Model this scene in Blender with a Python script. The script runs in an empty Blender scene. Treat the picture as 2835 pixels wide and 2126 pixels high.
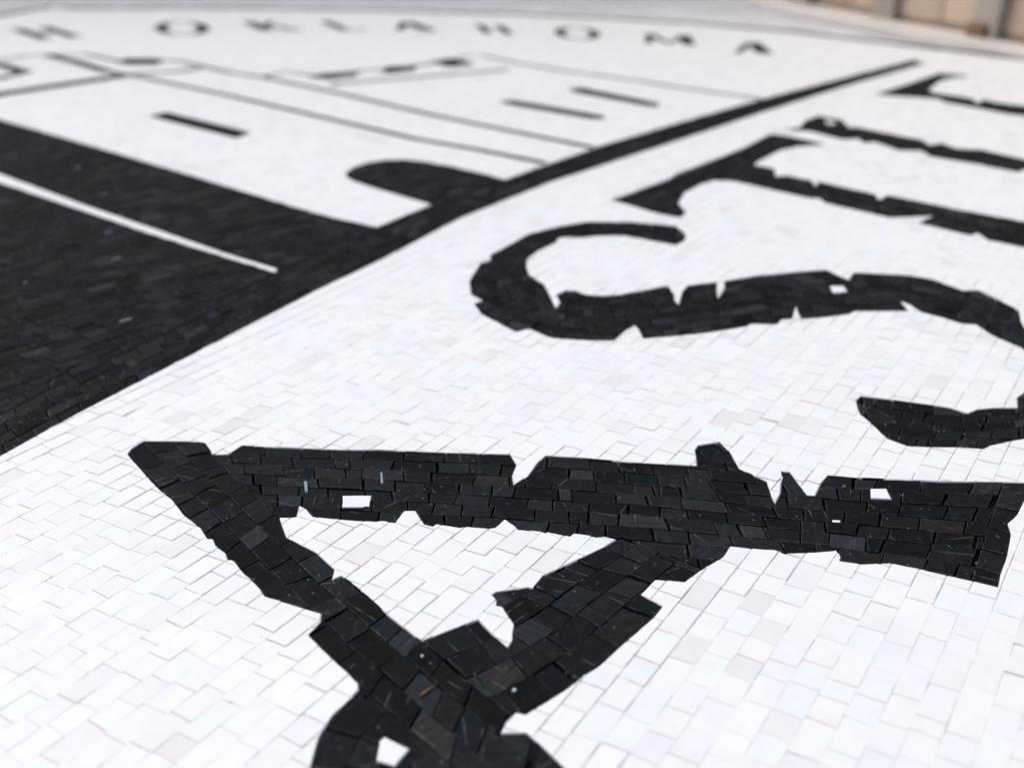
import bpy, math, random
import numpy as np
from mathutils import Vector
from mathutils.geometry import delaunay_2d_cdt

scene = bpy.context.scene
# ------------------------------------------------------------------ camera
cam = bpy.data.cameras.new('camera')
cam.sensor_fit = 'HORIZONTAL'; cam.sensor_width = 36.0; cam.lens = 40.52
cam.clip_start = 0.01; cam.clip_end = 200.0
cam.dof.use_dof = True; cam.dof.focus_distance = 0.572; cam.dof.aperture_fstop = 5.6
cam.dof.aperture_blades = 7
cam_o = bpy.data.objects.new('camera', cam)
cam_o.location = (0, 0, 0.30); cam_o.rotation_euler = (math.radians(90 - 24.4), 0, 0)
scene.collection.objects.link(cam_o); scene.camera = cam_o

# ------------------------------------------------------------------ sky, sun, exposure (bright overcast)
SUN_EL, SUN_AZ = math.radians(52), math.radians(300)      # azimuth from +Y, clockwise
world = bpy.data.worlds.new('World'); scene.world = world; world.use_nodes = True
wn = world.node_tree
sky = wn.nodes.new('ShaderNodeTexSky'); sky.sky_type = 'NISHITA'; sky.sun_disc = False
sky.sun_elevation = SUN_EL; sky.sun_rotation = SUN_AZ
sky.air_density = 1.0; sky.dust_density = 3.3; sky.ozone_density = 1.0
bg = wn.nodes['Background']; bg.inputs['Strength'].default_value = 0.12
wn.links.new(sky.outputs[0], bg.inputs['Color'])
sl = bpy.data.lights.new('sun', 'SUN'); sl.energy = 0.8; sl.angle = math.radians(35); sl.color = (1.0, .975, .94)
so_ = bpy.data.objects.new('sun', sl)
dirv = Vector((math.sin(SUN_AZ) * math.cos(SUN_EL), math.cos(SUN_AZ) * math.cos(SUN_EL), math.sin(SUN_EL)))
so_.rotation_euler = dirv.to_track_quat('Z', 'Y').to_euler(); so_.location = dirv * 5
scene.collection.objects.link(so_)
vs = scene.view_settings
vs.view_transform = 'Standard'; vs.look = 'None'; vs.exposure = 0.67; vs.gamma = 1.0; vs.use_curve_mapping = False

def hash_seed(s): return sum(ord(c) * (i + 3) for i, c in enumerate(s))

# ------------------------------------------------------------------ plan of the mosaic, millimetres on the floor
G = {
 'A_out': [(-213.5,566.9),(-213.3,573.1),(-210.3,580.3),(-208.7,582.2),(-185.2,582.2),(-173.7,580.3),(-168.3,571),(-166.5,566.9),(-162,566.3),(-157.4,566.9),(-152,577.3),(-132.3,575.2),(-107.9,573.1),(-85,571.4),(-75.7,572.1),(-63.1,570.8),(-44.4,568.7),(-20.5,567.6),(-1.1,566.9),(2.4,554.3),(0.1,542.7),(0.7,532.2),(8.4,541.5),(14.2,556.9),(18.8,565.2),(37.1,562.9),(63.8,557.6),(100.8,553),(102.1,566.3),(102.1,571),(104.9,577.3),(117.9,581.5),(122,567.6),(123.3,550.4),(135.3,535.9),(134.8,521.9),(135.2,513.7),(139.8,523.1),(144.4,540.2),(145.3,547.2),(149.9,545.9),(151.5,535.2),(153.4,521.3),(157.4,520.7),(163,532.8),(169.4,542.5),(185.4,539.6),(206.7,537.7),(226.8,535.9),(260.5,535.2),(278.4,534.5),(272.5,523.1),(263.6,515.5),(254.2,501.2),(246.6,493.5),(244.5,483.9),(241.5,477.6),(235,464.5),(226,449.1),(220.5,438),(209.7,443.5),(199.6,448.2),(189.4,453.3),(178.4,457.7),(164.2,456.7),(154.2,459.6),(155.8,463.5),(154.9,468.5),(144.7,467),(129.4,466),(127.7,468.5),(117.5,469.5),(104.9,472.5),(100,463),(87,451.4),(78.8,442.1),(65.7,444.4),(58,432.7),(66.7,423.5),(62.2,415.9),(55.7,407.7),(46.8,396.6),(35.5,381.8),(28.3,374.9),(20.8,366.5),(5.2,352.3),(5.2,352.3),(1.7,353.6),(-2.2,348.7),(-4.2,342.1),(5.6,342.4),(11.1,335.3),(20.6,322),(29.6,302.1),(-21.4,294.4),(-70.5,299.5),(-73.4,312.9),(-73.3,323.7),(-73,335),(-72.6,340.5),(-69.3,352),(-64.9,359.3),(-61,367.1),(-61.6,371),(-66.4,377.4),(-70.8,382.5),(-75,387.7),(-84.2,399.3),(-86.6,402.4),(-82.7,411.7),(-83.4,418),(-88.7,420.5),(-103,427.4),(-110.8,430.9),(-114.1,437.1),(-120.5,445.4),(-124.6,450),(-131.1,460.1),(-133.9,460.6),(-136.3,466.5),(-142.7,473),(-145.2,478.7),(-147.7,478.7),(-153.9,489.2),(-155.5,490.3),(-159.5,495.7),(-165.6,501.8),(-172.5,512.6),(-175.5,517.2),(-182.9,524.9),(-191,535.2),(-193.1,538.3),(-201.8,550.4),(-207.8,558.2)],
 'A_hole': [(-116.7,499),(-109.3,499),(-108.3,499.6),(-108.9,510.8),(-105,508),(-99.9,499.6),(-94.3,498.5),(-80.2,496.3),(-68,494.8),(-64.6,495.7),(-58.2,493.7),(-54.9,505.5),(-48.9,505.7),(-43.6,492.4),(-39.2,490.3),(-37.6,492.7),(-25.6,489),(-22.2,490.3),(-10.9,488.4),(-8.1,489.4),(-3.6,497.4),(1,491.4),(3.2,487.4),(14.4,486),(16.1,484.1),(17.2,485.5),(28.3,481.1),(30.1,483.9),(36.7,482.3),(41,480.2),(45,481.3),(50.6,478.7),(43.7,471),(21.7,452.9),(14.1,447.2),(9.4,437.1),(7.6,438),(-7.4,434.4),(-9.1,431.8),(-7,428.7),(-6.9,423.9),(-4.1,423),(-3.1,419.6),(0.9,410.1),(0.2,404),(0.2,399.3),(-1.7,394.2),(-8.3,403.6),(-14.5,413.8),(-31.7,402.8),(-37.7,398.5),(-40.9,401.6),(-55.1,418.4),(-64.6,431.3),(-73.6,441.6),(-72.8,441.7),(-78.5,447.2),(-82.5,444),(-82.6,452.9),(-92.8,466.5),(-110,480.8),(-113.2,489.2)],
 'inc0': [(-88.2,521.1),(-72.7,521.3),(-72,508.6),(-86.7,508.6)],
 'inc1': [(-110.9,536.2),(-108.5,536.5),(-106.1,524.3),(-108.2,524.1)],
 'inc2': [(-71.4,546.3),(-69.5,546.3),(-67.8,533.8),(-69.7,533.4)],
 'inc3': [(188,528.5),(196.7,528.5),(196.3,517.2),(185.5,518.1)],
 'inc4': [(160,496.8),(164.2,496.3),(163.7,493.5),(159.2,494)],
 'inc5': [(-49.7,338),(-48,340.5),(-37.6,333.7),(-42.5,324.3),(-49.8,327.2)],
 'inc6': [(246.3,844.8),(257.1,844.8),(257,831.8),(245.1,828.3)],
 'R_LL_l': [(-224.1,580.1),(-175.5,517.2),(-135.9,464.5),(-110.8,430.9),(-76.7,387.7),(-59.3,368.2),(-39.2,345.5),(-23,326.6),(-2,301.6)],
 'R_LL_r': [(-187.3,592.9),(-149.9,542.7),(-117.4,499.6),(-82.7,452.9),(-55.1,418.4),(-40.9,401.6),(-27.8,384),(-13.7,368.2),(12.8,336.8)],
 'R_R_l': [(-189,584.3),(-132.3,575.2),(-20.5,567.6),(63.8,557.6),(118.3,546.6),(185.8,539),(260.5,535.2)],
 'R_R_r': [(-156.2,503.5),(-117.3,499),(-25.6,489.2),(56.6,479.2),(127.5,467.5),(154.2,459.6),(209.4,442.6)],
 'R_F_l': [(209.2,442.1),(237.2,493.5),(261.3,536.5)],
 'R_F_r': [(220.1,437.1),(245.9,486),(279.8,536.5)],
 'R_C_l': [(53.5,481.3),(21.7,452.4),(-3.6,423.5),(-23.2,408),(-37.7,398.5)],
 'R_C_r': [(88.4,454.3),(66.6,423.5),(35.5,381.8),(5.2,352.3),(-2.7,348.7)],
 'R_G_l': [(-62,368.2),(-69.3,352),(-73,339.3),(-73.3,323.7),(-70.9,299.5)],
 'R_G_r': [(-36.9,343.6),(-44.8,336.2),(-48.5,330.1),(-49.7,318.5),(-48,299.5)],
 'S_out': [(140.3,949.7),(150.1,964.5),(152.4,984.7),(146,1005.8),(111.5,1016.6),(69.9,1018.4),(43.3,1004),(16.2,981.3),(-17.1,921.4),(-16.4,907.8),(-24.7,900.4),(-32.2,856.6),(-29.9,825.2),(-20.5,812.3),(-27.1,805.4),(-21.6,785.2),(-4,760.3),(3.3,750.5),(10.5,755.9),(14.5,754.4),(27.7,738.8),(55,733.6),(69.2,733.6),(78.7,752.6),(87.4,763.6),(90.2,754.8),(91.6,737.7),(125,745.1),(126.2,745.1),(164.5,759.8),(170.1,765.8),(187.4,764.3),(192.7,773.5),(200.8,775),(209.9,800.4),(208.8,773.5),(244.6,784.4),(249.7,790.7),(289.5,790.7),(290.3,811.3),(296.4,805.3),(299.8,787.5),(311.9,776.6),(320.4,765.8),(330.9,764.3),(334.1,743.7),(346.2,719.9),(347,692.2),(329.8,657.9),(311.2,640.7),(305.5,625.3),(291.9,625.3),(280,623.2),(271.6,616.8),(263.9,625.3),(230.2,637.4),(215.3,641.9),(210.9,636.3),(208.2,617.9),(212.2,601.3),(215,586.4),(223.6,576.9),(236.3,575.9),(251.2,575.9),(264,574),(268.5,577.8),(283,583.5),(292.3,586.4),(325.2,607.4),(360.7,653.3),(377.3,707.8),(372.5,735.2),(360.6,755.4),(363.7,770.4),(370.8,792.3),(362.7,822.1),(357.8,834.2),(345.5,833.2),(332.3,857.5),(316.3,868.7),(274.6,876.2),(264.7,857.5),(253.1,882),(241.4,880.1),(195.6,868.7),(167.6,855.7),(164.2,836),(155.2,817),(154.8,825.5),(159.1,852.1),(136.9,844.8),(131,830.3),(123.9,803),(120.8,815.2),(122.5,825.2),(120.3,843.3),(84.3,825.2),(69.2,821.5),(56.4,824),(49.1,832.9),(41.2,832.9),(34.8,825.2),(37.1,807.8),(32.4,794.6),(29.2,812.7),(27.8,822.7),(24.1,848.6),(12.8,870.3),(10.8,893),(11.4,910.8),(20.3,932.2),(37.6,957.9),(39.6,972.8),(62.1,971.1),(72.4,976.2),(97.7,977.9)],
 'R_S_l': [(163.8,1004),(111.6,1018.4),(70,1020.3),(16.2,983),(-21.6,909.3),(-32.7,856.6),(-27.6,805.4),(-4,759.2),(27.7,737.7),(68.3,732.5),(124.8,744.1),(199.2,772.9),(289,789.1),(320.1,764.9),(335.1,735.2),(342.4,710.5),(339.8,682.1),(325.9,653.3)],
 'R_S_r': [(150.9,941.7),(107.4,974.5),(67.2,972.8),(34.4,951.3),(12.4,910.8),(11.5,878.7),(22.3,848.6),(30,812.7),(45.4,830.3),(75.5,824),(121.3,843.8),(195.8,869.4),(275.1,878.2),(347.1,837.7),(372.1,795.5),(372.3,752.4),(377.3,707.8),(360.5,648.7)],
 'R_Sb_l': [(207.4,644.1),(230.5,638.5),(264.3,626.4),(306.3,628.6),(339.5,657.9)],
 'R_Sb_r': [(201.1,613.6),(214.9,585.9),(236,575),(282.6,582.6),(333.4,609.5)],
 'T_out': [(100.8,1093.9),(164.9,1171.7),(177.9,1197.7),(216.5,1245.7),(267.9,1312.7),(313.2,1386.6),(331,1373.7),(360.7,1336.5),(327.3,1324.5),(301.7,1304.9),(264.6,1249.2),(258.6,1235.1),(276.9,1217.8),(271,1181.3),(287.9,1184.6),(305.2,1168.6),(303.3,1140.7),(309.6,1140.7),(315.7,1156),(355.2,1113.9),(352.5,1093.9),(361.6,1093.9),(371,1105.3),(405.4,1071.8),(465.6,1014.9),(512.5,967.7),(478.3,899.6),(437.5,945.5),(416.9,965.4),(414.1,990.8),(403.8,981.4),(373.6,1014.9),(394.8,1040.1),(351.4,1035),(306,1082.8),(303.4,1102.4),(292.7,1102.4),(230,1168.6),(206.5,1171.7),(187.8,1152.9),(167.9,1122.7),(156.6,1082.8),(159.8,1050.5),(153.7,1037.5),(136.5,1050.5),(119.7,1071.8)],
 'R_T_l': [(87.1,1071.8),(177.1,1191.1),(269.3,1320.6),(326.3,1404),(417.8,1528)],
 'R_T_r': [(111.2,1014.9),(183.4,1122.7),(261.6,1224.7),(353.1,1312.7),(413.1,1404)],
 'R_Ts_l': [(239,1238.6),(310.7,1171.7),(405.4,1071.8),(521.7,958.7)],
 'R_Ts_r': [(226.8,1168.6),(292.9,1096.7),(384.7,1010),(489.8,891.7)],
 'L_out': [(337.6,1412.9),(361.6,1426.4),(376.1,1463.6),(393.8,1487.8),(413.9,1473.2),(410.2,1421.9),(425.5,1421.9),(460.5,1373.7),(477.3,1357),(480,1320.6),(498.3,1332.5),(504.4,1308.8),(531.7,1301.1),(561.8,1252.8),(616.2,1191.1),(586.9,1134.6),(550.4,1224.7),(534.7,1211.1),(506.1,1245.7),(471.8,1274.7),(469.5,1304.9),(444.2,1308.8),(428.6,1352.8),(416.5,1348.7),(416.8,1369.5),(393.5,1365.3),(367,1408.5)],
 'R_L_l': [(346,1487.8),(420,1458.9),(499.7,1336.5),(564.7,1260),(626.3,1178.1)],
 'R_L_r': [(328.2,1404),(392.4,1361.1),(471.8,1274.7),(539.5,1197.7),(597.1,1116.9)],
 'E_out': [(520.5,1649.6),(585.5,1723.7),(663.2,1818.4),(694,1804.3),(667.8,1790.4),(637.4,1763.1),(593.6,1685.9),(592.3,1661.5),(632.7,1614.7),(629.1,1575.7),(649.9,1603.4),(656.3,1581.1),(685.9,1559.5),(740.8,1502.6),(716.8,1449.5),(662.9,1502.6),(648.3,1512.7),(635.9,1533.1),(594.9,1592.2),(596.2,1614.7),(560.9,1632),(541,1637.8)],
 'R_E_l': [(501.8,1614.7),(587.5,1730.2),(672.9,1839.9),(766,1955.2)],
 'R_E_r': [(517.1,1559.5),(587.4,1673.6),(672.4,1776.7),(767.7,1892.1)],
 'R_Es_l': [(558.8,1710.9),(636.8,1626.2),(688,1564.8),(756.3,1492.7)],
 'R_Es_r': [(534.9,1632),(593,1586.6),(660.8,1497.6),(723.4,1421.9)],
 'incL': [(396.9,1468.4),(407.5,1463.6),(404.6,1444.8),(394.2,1449.5)],
 'band': [(-305.3,509.2),(-294.2,540.1),(-283.5,564.8),(-259.1,618.9),(-226.9,682.9),(-194.8,746.6),(-150.5,834.2),(-103.7,918.7),(-47.5,1032.4),(42,1165.4),(199.3,1358.6),(328.5,1520.8),(489.2,1714.8),(673,1923.2),(664.5,1958.5),(509.2,1790.4),(347.1,1614.7),(212.8,1458.9),(103.8,1328.5),(33.2,1230.2),(-7.5,1171.7),(-76.2,1078.4),(-122.8,1000.3),(-183.1,893.7),(-192.9,872.4),(-235.7,779.7),(-279.5,696),(-312,635.2),(-324.4,609.5),(-336.9,575.9)],
 'R_B_l': [(-305.3,509.2),(-294.2,540.1),(-283.5,564.8),(-259.1,618.9),(-226.9,682.9),(-194.8,746.6),(-150.5,834.2),(-103.7,918.7),(-47.5,1032.4),(42,1165.4),(199.3,1358.6),(328.5,1520.8),(489.2,1714.8),(673,1923.2)],
 'R_B_r': [(-341.8,561.1),(-331.7,595.3),(-320.6,622.1),(-293.4,669.8),(-260.8,732.3),(-229.2,798.8),(-188.3,887.8),(-130.9,986.1),(-76.2,1078.4),(14.5,1207.7),(181,1421.9),(315.4,1581.1),(471.2,1749.8),(679.1,1979.9)],
 'castle_a': [(-905.6,1710.9),(-649,1468.4),(-538.9,1369.5),(-356.6,1204.3),(-198.9,1056.8),(-154.3,1020.9),(-122.8,1000.3),(-173.1,872.4),(-179.2,864.9),(-187.5,889),(-237.5,928.4),(-302.9,987),(-399.8,1071.8),(-542.2,1204.3),(-755.1,1404)],
 'castle_b': [(-722,1336.5),(-521.4,1152.9),(-452.3,1093.9),(-312.5,972.2),(-263.3,932.6),(-193.6,876.2),(-177.8,850.2),(-224.8,758.3),(-269.2,677.2),(-304.1,615.7),(-329.9,561.1),(-404,648.7)],
 'arch': [(-76.2,1078.4),(-134.5,1137.6),(-159.6,1164.1),(-170.3,1182.6),(-173.4,1199),(-169.2,1221.3),(-155.9,1244.3),(-138.5,1255.7),(-119.9,1257.9),(-93.5,1247.1),(-65.4,1226.8),(-34.7,1199),(-7.5,1171.7)],
 'win0': [(-465.6,1497.6),(-452.1,1517.7),(-319.5,1397),(-328.9,1371.2)],
 'win1': [(-13.1,1597.8),(1.7,1601.1),(115.8,1497.6),(114.5,1480),(100.8,1481.9),(-2.5,1575.7)],
 'win2': [(84.6,1688.4),(100.8,1698.3),(195.6,1583.3),(193.1,1561.6),(181.3,1568.1),(94.3,1661.5)],
 'ln0': [(-629.8,1839.9),(-580.4,1804.3),(-395.8,1637.8),(-212.8,1458.9),(-112.3,1361.1),(-41.1,1308.8),(36.9,1242.1)],
 'ln1': [(-586.8,1963.4),(-541.9,1939.1),(-439.3,1832.7),(-380.2,1790.4),(-238.2,1649.6),(-102.8,1502.6),(94,1316.6)],
 'ln2': [(-120,1939.1),(-73.7,1996.7),(-50.3,2005.2),(4.6,1931.1),(84.6,1847.2),(183.5,1763.1),(247.3,1698.3),(344.7,1612.4)],
 'ln3': [(-265.9,1717.3),(-255.2,1736.7),(-144.5,1790.4),(-5.3,1862)],
 'ln4': [(-930.7,1862),(-846,1955.2),(-817.6,2001.8),(-788,2013.8),(-723.8,2019),(-641,1939.1)],
 'ln5': [(-786.1,2008.6),(-717.3,1939.1),(-629.8,1839.9)],
 'ln6': [(-779.9,1538.3),(-722.3,1649.6),(-586.1,1815.5)],
 'ln7': [(-585.4,1821.2),(-517.1,1844.3),(-496,1876.9)],
 'ln8': [(-380.2,1790.4),(-351.3,1839.9),(-299.3,1801.5)],
 'ln9': [(-922.8,1955.2),(-826.7,1907.5),(-758.9,1835.6),(-776.5,1783.5),(-826.4,1736.7)],
 'ln10': [(-256.7,1818.4),(-234.7,1854.6),(-198.8,1862),(-162,1892.1),(-119.5,1931.1)],
 'bat0': [(-636,1931.1),(-635.7,1963.4),(-597.1,1963.4),(-580,1939.1),(-583.4,1915.3),(-616.1,1915.3)],
 'bat1': [(-298.8,1790.4),(-289.5,1815.5),(-248.7,1832.7),(-247.4,1804.3),(-277.1,1779.4)],
 'bat2': [(-200.5,1854.6),(-191.1,1884.5),(-161.8,1889.1),(-161.5,1854.6),(-188.9,1835.6)],
 'bat3': [(-124.9,1935.9),(-105.7,1958.5),(-81.8,1939.1),(-70.6,1907.5),(-97.5,1895.2)],
 'edge': [(-1226.1,2060.8),(-1143,2352.1),(-1090.8,2560.6),(-1039.5,2723.3),(-968.7,2678.6),(-731.4,2696.3),(-520.9,2678.6),(-208.8,2635.3),(-6,2585.1),(188,2513.1),(369.8,2430),(531.7,2311.5),(669,2167.5),(851.3,1968.4),(991.1,1780.3),(1083.6,1612.9)],
 'let0H': [(-872.2,2197.4),(-802.7,2234.2),(-984.6,2338.4)],
 'let1O': [(-677.2,2259.4),(-565.1,2259.4),(-733.6,2452.2)],
 'let2K': [(-485.6,2318.2),(-410.4,2324.9),(-552.8,2452.2)],
 'let3L': [(-330.3,2318.2),(-282.6,2324.9),(-394.9,2459.6)],
 'let4A': [(-228.6,2324.9),(-144.1,2311.5),(-259.4,2452.2)],
 'let5H': [(-54.9,2285.2),(5.3,2265.8),(-76.3,2408.3)],
 'let6O': [(78.3,2215.6),(167.3,2185.3),(81.9,2379.9)],
 'let7M': [(235.8,2150),(329.4,2121.3),(245.7,2272.2)],
 'let8A': [(377.8,2034.3),(444,2023.9),(400,2161.6)],
 'crate': [(627.2,2750.8),(723.4,2386.9),(828.9,2098.9),(916.7,1800.9)],
 'spots_white': [(-467.1,1224.7),(-403.9,1116.9),(-357.7,986.1),(-480.7,1116.9),(-282.4,1045.3),(-380.4,853.9),(-327.5,911.8),(-277.2,771.9),(-292.9,680.9),(-374.2,891.7)],
 'frame': [(-1214.5,2866.3),(1214.5,2866.3),(186,323.7),(-186,323.7)],
 'focus': [(-24.2,489.4)],
}
# ------------------------------------------------------------------ helpers
rnd = random.Random(11)
MM = 0.001

def link(o, parent=None):
    bpy.context.scene.collection.objects.link(o)
    if parent is not None:
        o.parent = parent
    return o

def empty(name, loc):
    o = bpy.data.objects.new(name, None)
    o.empty_display_size = 0.05
    o.location = loc
    return link(o)

def tag(o, label=None, cat=None, group=None, kind=None):
    if label: o['label'] = label
    if cat: o['category'] = cat
    if group: o['group'] = group
    if kind: o['kind'] = kind
    return o

# ------------------------------------------------------------------ materials
def mat(name):
    m = bpy.data.materials.new(name); m.use_nodes = True
    nt = m.node_tree; b = nt.nodes['Principled BSDF']
    return m, nt, b

def node(nt, typ, ins=None, **props):
    n = nt.nodes.new(typ)
    for k, v in props.items(): setattr(n, k, v)
    if ins:
        for k, v in ins.items():
            if isinstance(v, tuple) and len(v) == 2 and hasattr(v[0], 'outputs'):
                nt.links.new(v[0].outputs[v[1]], n.inputs[k])
            else:
                n.inputs[k].default_value = v
    return n

def mth(nt, op, a, b=0.0, clamp=False):
    return node(nt, 'ShaderNodeMath', {0: a, 1: b}, operation=op, use_clamp=clamp)

def mixc(nt, fac, a, b, blend='MIX'):
    n = nt.nodes.new('ShaderNodeMix'); n.data_type = 'RGBA'; n.blend_type = blend
    for idx, v in ((0, fac), (6, a), (7, b)):
        if isinstance(v, tuple) and len(v) == 2 and hasattr(v[0], 'outputs'):
            nt.links.new(v[0].outputs[v[1]], n.inputs[idx])
        else:
            n.inputs[idx].default_value = v
    return n

def ramp(nt, fac, stops, interp='LINEAR'):
    n = nt.nodes.new('ShaderNodeValToRGB'); n.color_ramp.interpolation = interp
    el = n.color_ramp.elements
    while len(el) < len(stops): el.new(0.5)
    for e, (p, c) in zip(el, stops):
        e.position = p; e.color = c if len(c) == 4 else (*c, 1)
    nt.links.new(fac[0].outputs[fac[1]], n.inputs[0])
    return n

def tile_coords(nt):
    """world position shifted by the tile's own random numbers, so the grain breaks at every joint"""
    geo = node(nt, 'ShaderNodeNewGeometry')
    att = node(nt, 'ShaderNodeAttribute', attribute_name='tint')
    sep = node(nt, 'ShaderNodeSeparateColor', {0: (att, 'Color')})
    sh = node(nt, 'ShaderNodeVectorMath', {0: (att, 'Color'), 1: (7.3, 5.1, 3.7)}, operation='MULTIPLY')
    pos = node(nt, 'ShaderNodeVectorMath', {0: (geo, 'Position'), 1: (sh, 0)}, operation='ADD')
    ang = mth(nt, 'MULTIPLY', (sep, 2), 6.283)
    rot = node(nt, 'ShaderNodeVectorRotate', {'Vector': (pos, 0), 'Angle': (ang, 0)}, rotation_type='Z_AXIS')
    return geo, sep, pos, rot

def make_marble():
    m, nt, b = mat('white_marble')
    geo, sep, pos, rot = tile_coords(nt)
    base = ramp(nt, (sep, 0), [(0.0, (.765, .74, .70)), (.04, (.80, .788, .757)), (.12, (.825, .82, .786)), (.6, (.838, .836, .80)), (1.0, (.848, .847, .812))])
    hue = ramp(nt, (sep, 1), [(0.0, (.975, .992, 1.0)), (.4, (1, 1, 1)), (.8, (1, .994, .99)), (1.0, (1.0, .985, .965))])
    c1 = mixc(nt, 1.0, (base, 0), (hue, 0), 'MULTIPLY')
    cloud = node(nt, 'ShaderNodeTexNoise', {'Vector': (pos, 0), 'Scale': 55.0, 'Detail': 5.0, 'Roughness': .6})
    cl = ramp(nt, (cloud, 0), [(.36, (.955, .955, .962)), (.55, (1, 1, 1))])
    c2 = mixc(nt, .8, (c1, 2), (cl, 0), 'MULTIPLY')
    # iron staining that came up through some joints: patchy over the floor, on the sawn edges
    nz = node(nt, 'ShaderNodeSeparateXYZ', {0: (geo, 'True Normal')})
    side = mth(nt, 'LESS_THAN', (nz, 2), .55)
    patch = node(nt, 'ShaderNodeTexNoise', {'Vector': (geo, 'Position'), 'Scale': 34.0, 'Detail': 3.0, 'Roughness': .55})
    pr = ramp(nt, (patch, 0), [(.50, (0, 0, 0)), (.62, (1, 1, 1))])
    f = mth(nt, 'MULTIPLY', (side, 0), (pr, 0))
    f2 = mth(nt, 'MULTIPLY', (f, 0), .5)
    c3 = mixc(nt, (f2, 0), (c2, 2), (.58, .42, .32, 1))
    # sparse warm blush on the faces
    bl = node(nt, 'ShaderNodeTexNoise', {'Vector': (geo, 'Position'), 'Scale': 21.0, 'Detail': 4.0, 'Roughness': .7})
    blr = ramp(nt, (bl, 0), [(.60, (0, 0, 0)), (.76, (1, 1, 1))])
    f3 = mth(nt, 'MULTIPLY', (blr, 0), .3)
    c4 = mixc(nt, (f3, 0), (c3, 2), (.80, .66, .54, 1))
    # rare dark grit pressed into the face
    gr = node(nt, 'ShaderNodeTexVoronoi', {'Vector': (geo, 'Position'), 'Scale': 42.0})
    gsep = node(nt, 'ShaderNodeSeparateColor', {0: (gr, 'Color')})
    g1 = mth(nt, 'LESS_THAN', (gr, 'Distance'), .03); g2 = mth(nt, 'GREATER_THAN', (gsep, 0), .93)
    g = mth(nt, 'MULTIPLY', (g1, 0), (g2, 0))
    c5 = mixc(nt, (g, 0), (c4, 2), (.06, .05, .05, 1))
    nt.links.new(c5.outputs[2], b.inputs['Base Color'])
    rr = node(nt, 'ShaderNodeMapRange', {0: (cloud, 0), 3: .38, 4: .62}); nt.links.new(rr.outputs[0], b.inputs['Roughness'])
    b.inputs['Specular IOR Level'].default_value = .3
    fine = node(nt, 'ShaderNodeTexNoise', {'Vector': (pos, 0), 'Scale': 420.0, 'Detail': 4.0})
    big = node(nt, 'ShaderNodeTexNoise', {'Vector': (pos, 0), 'Scale': 90.0, 'Detail': 2.0})
    hsum = mth(nt, 'ADD', (fine, 0), (mth(nt, 'MULTIPLY', (big, 0), 2.0), 0))
    bp = node(nt, 'ShaderNodeBump', {'Strength': .22, 'Distance': .0004, 'Height': (hsum, 0)})
    nt.links.new(bp.outputs[0], b.inputs['Normal'])
    return m

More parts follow.
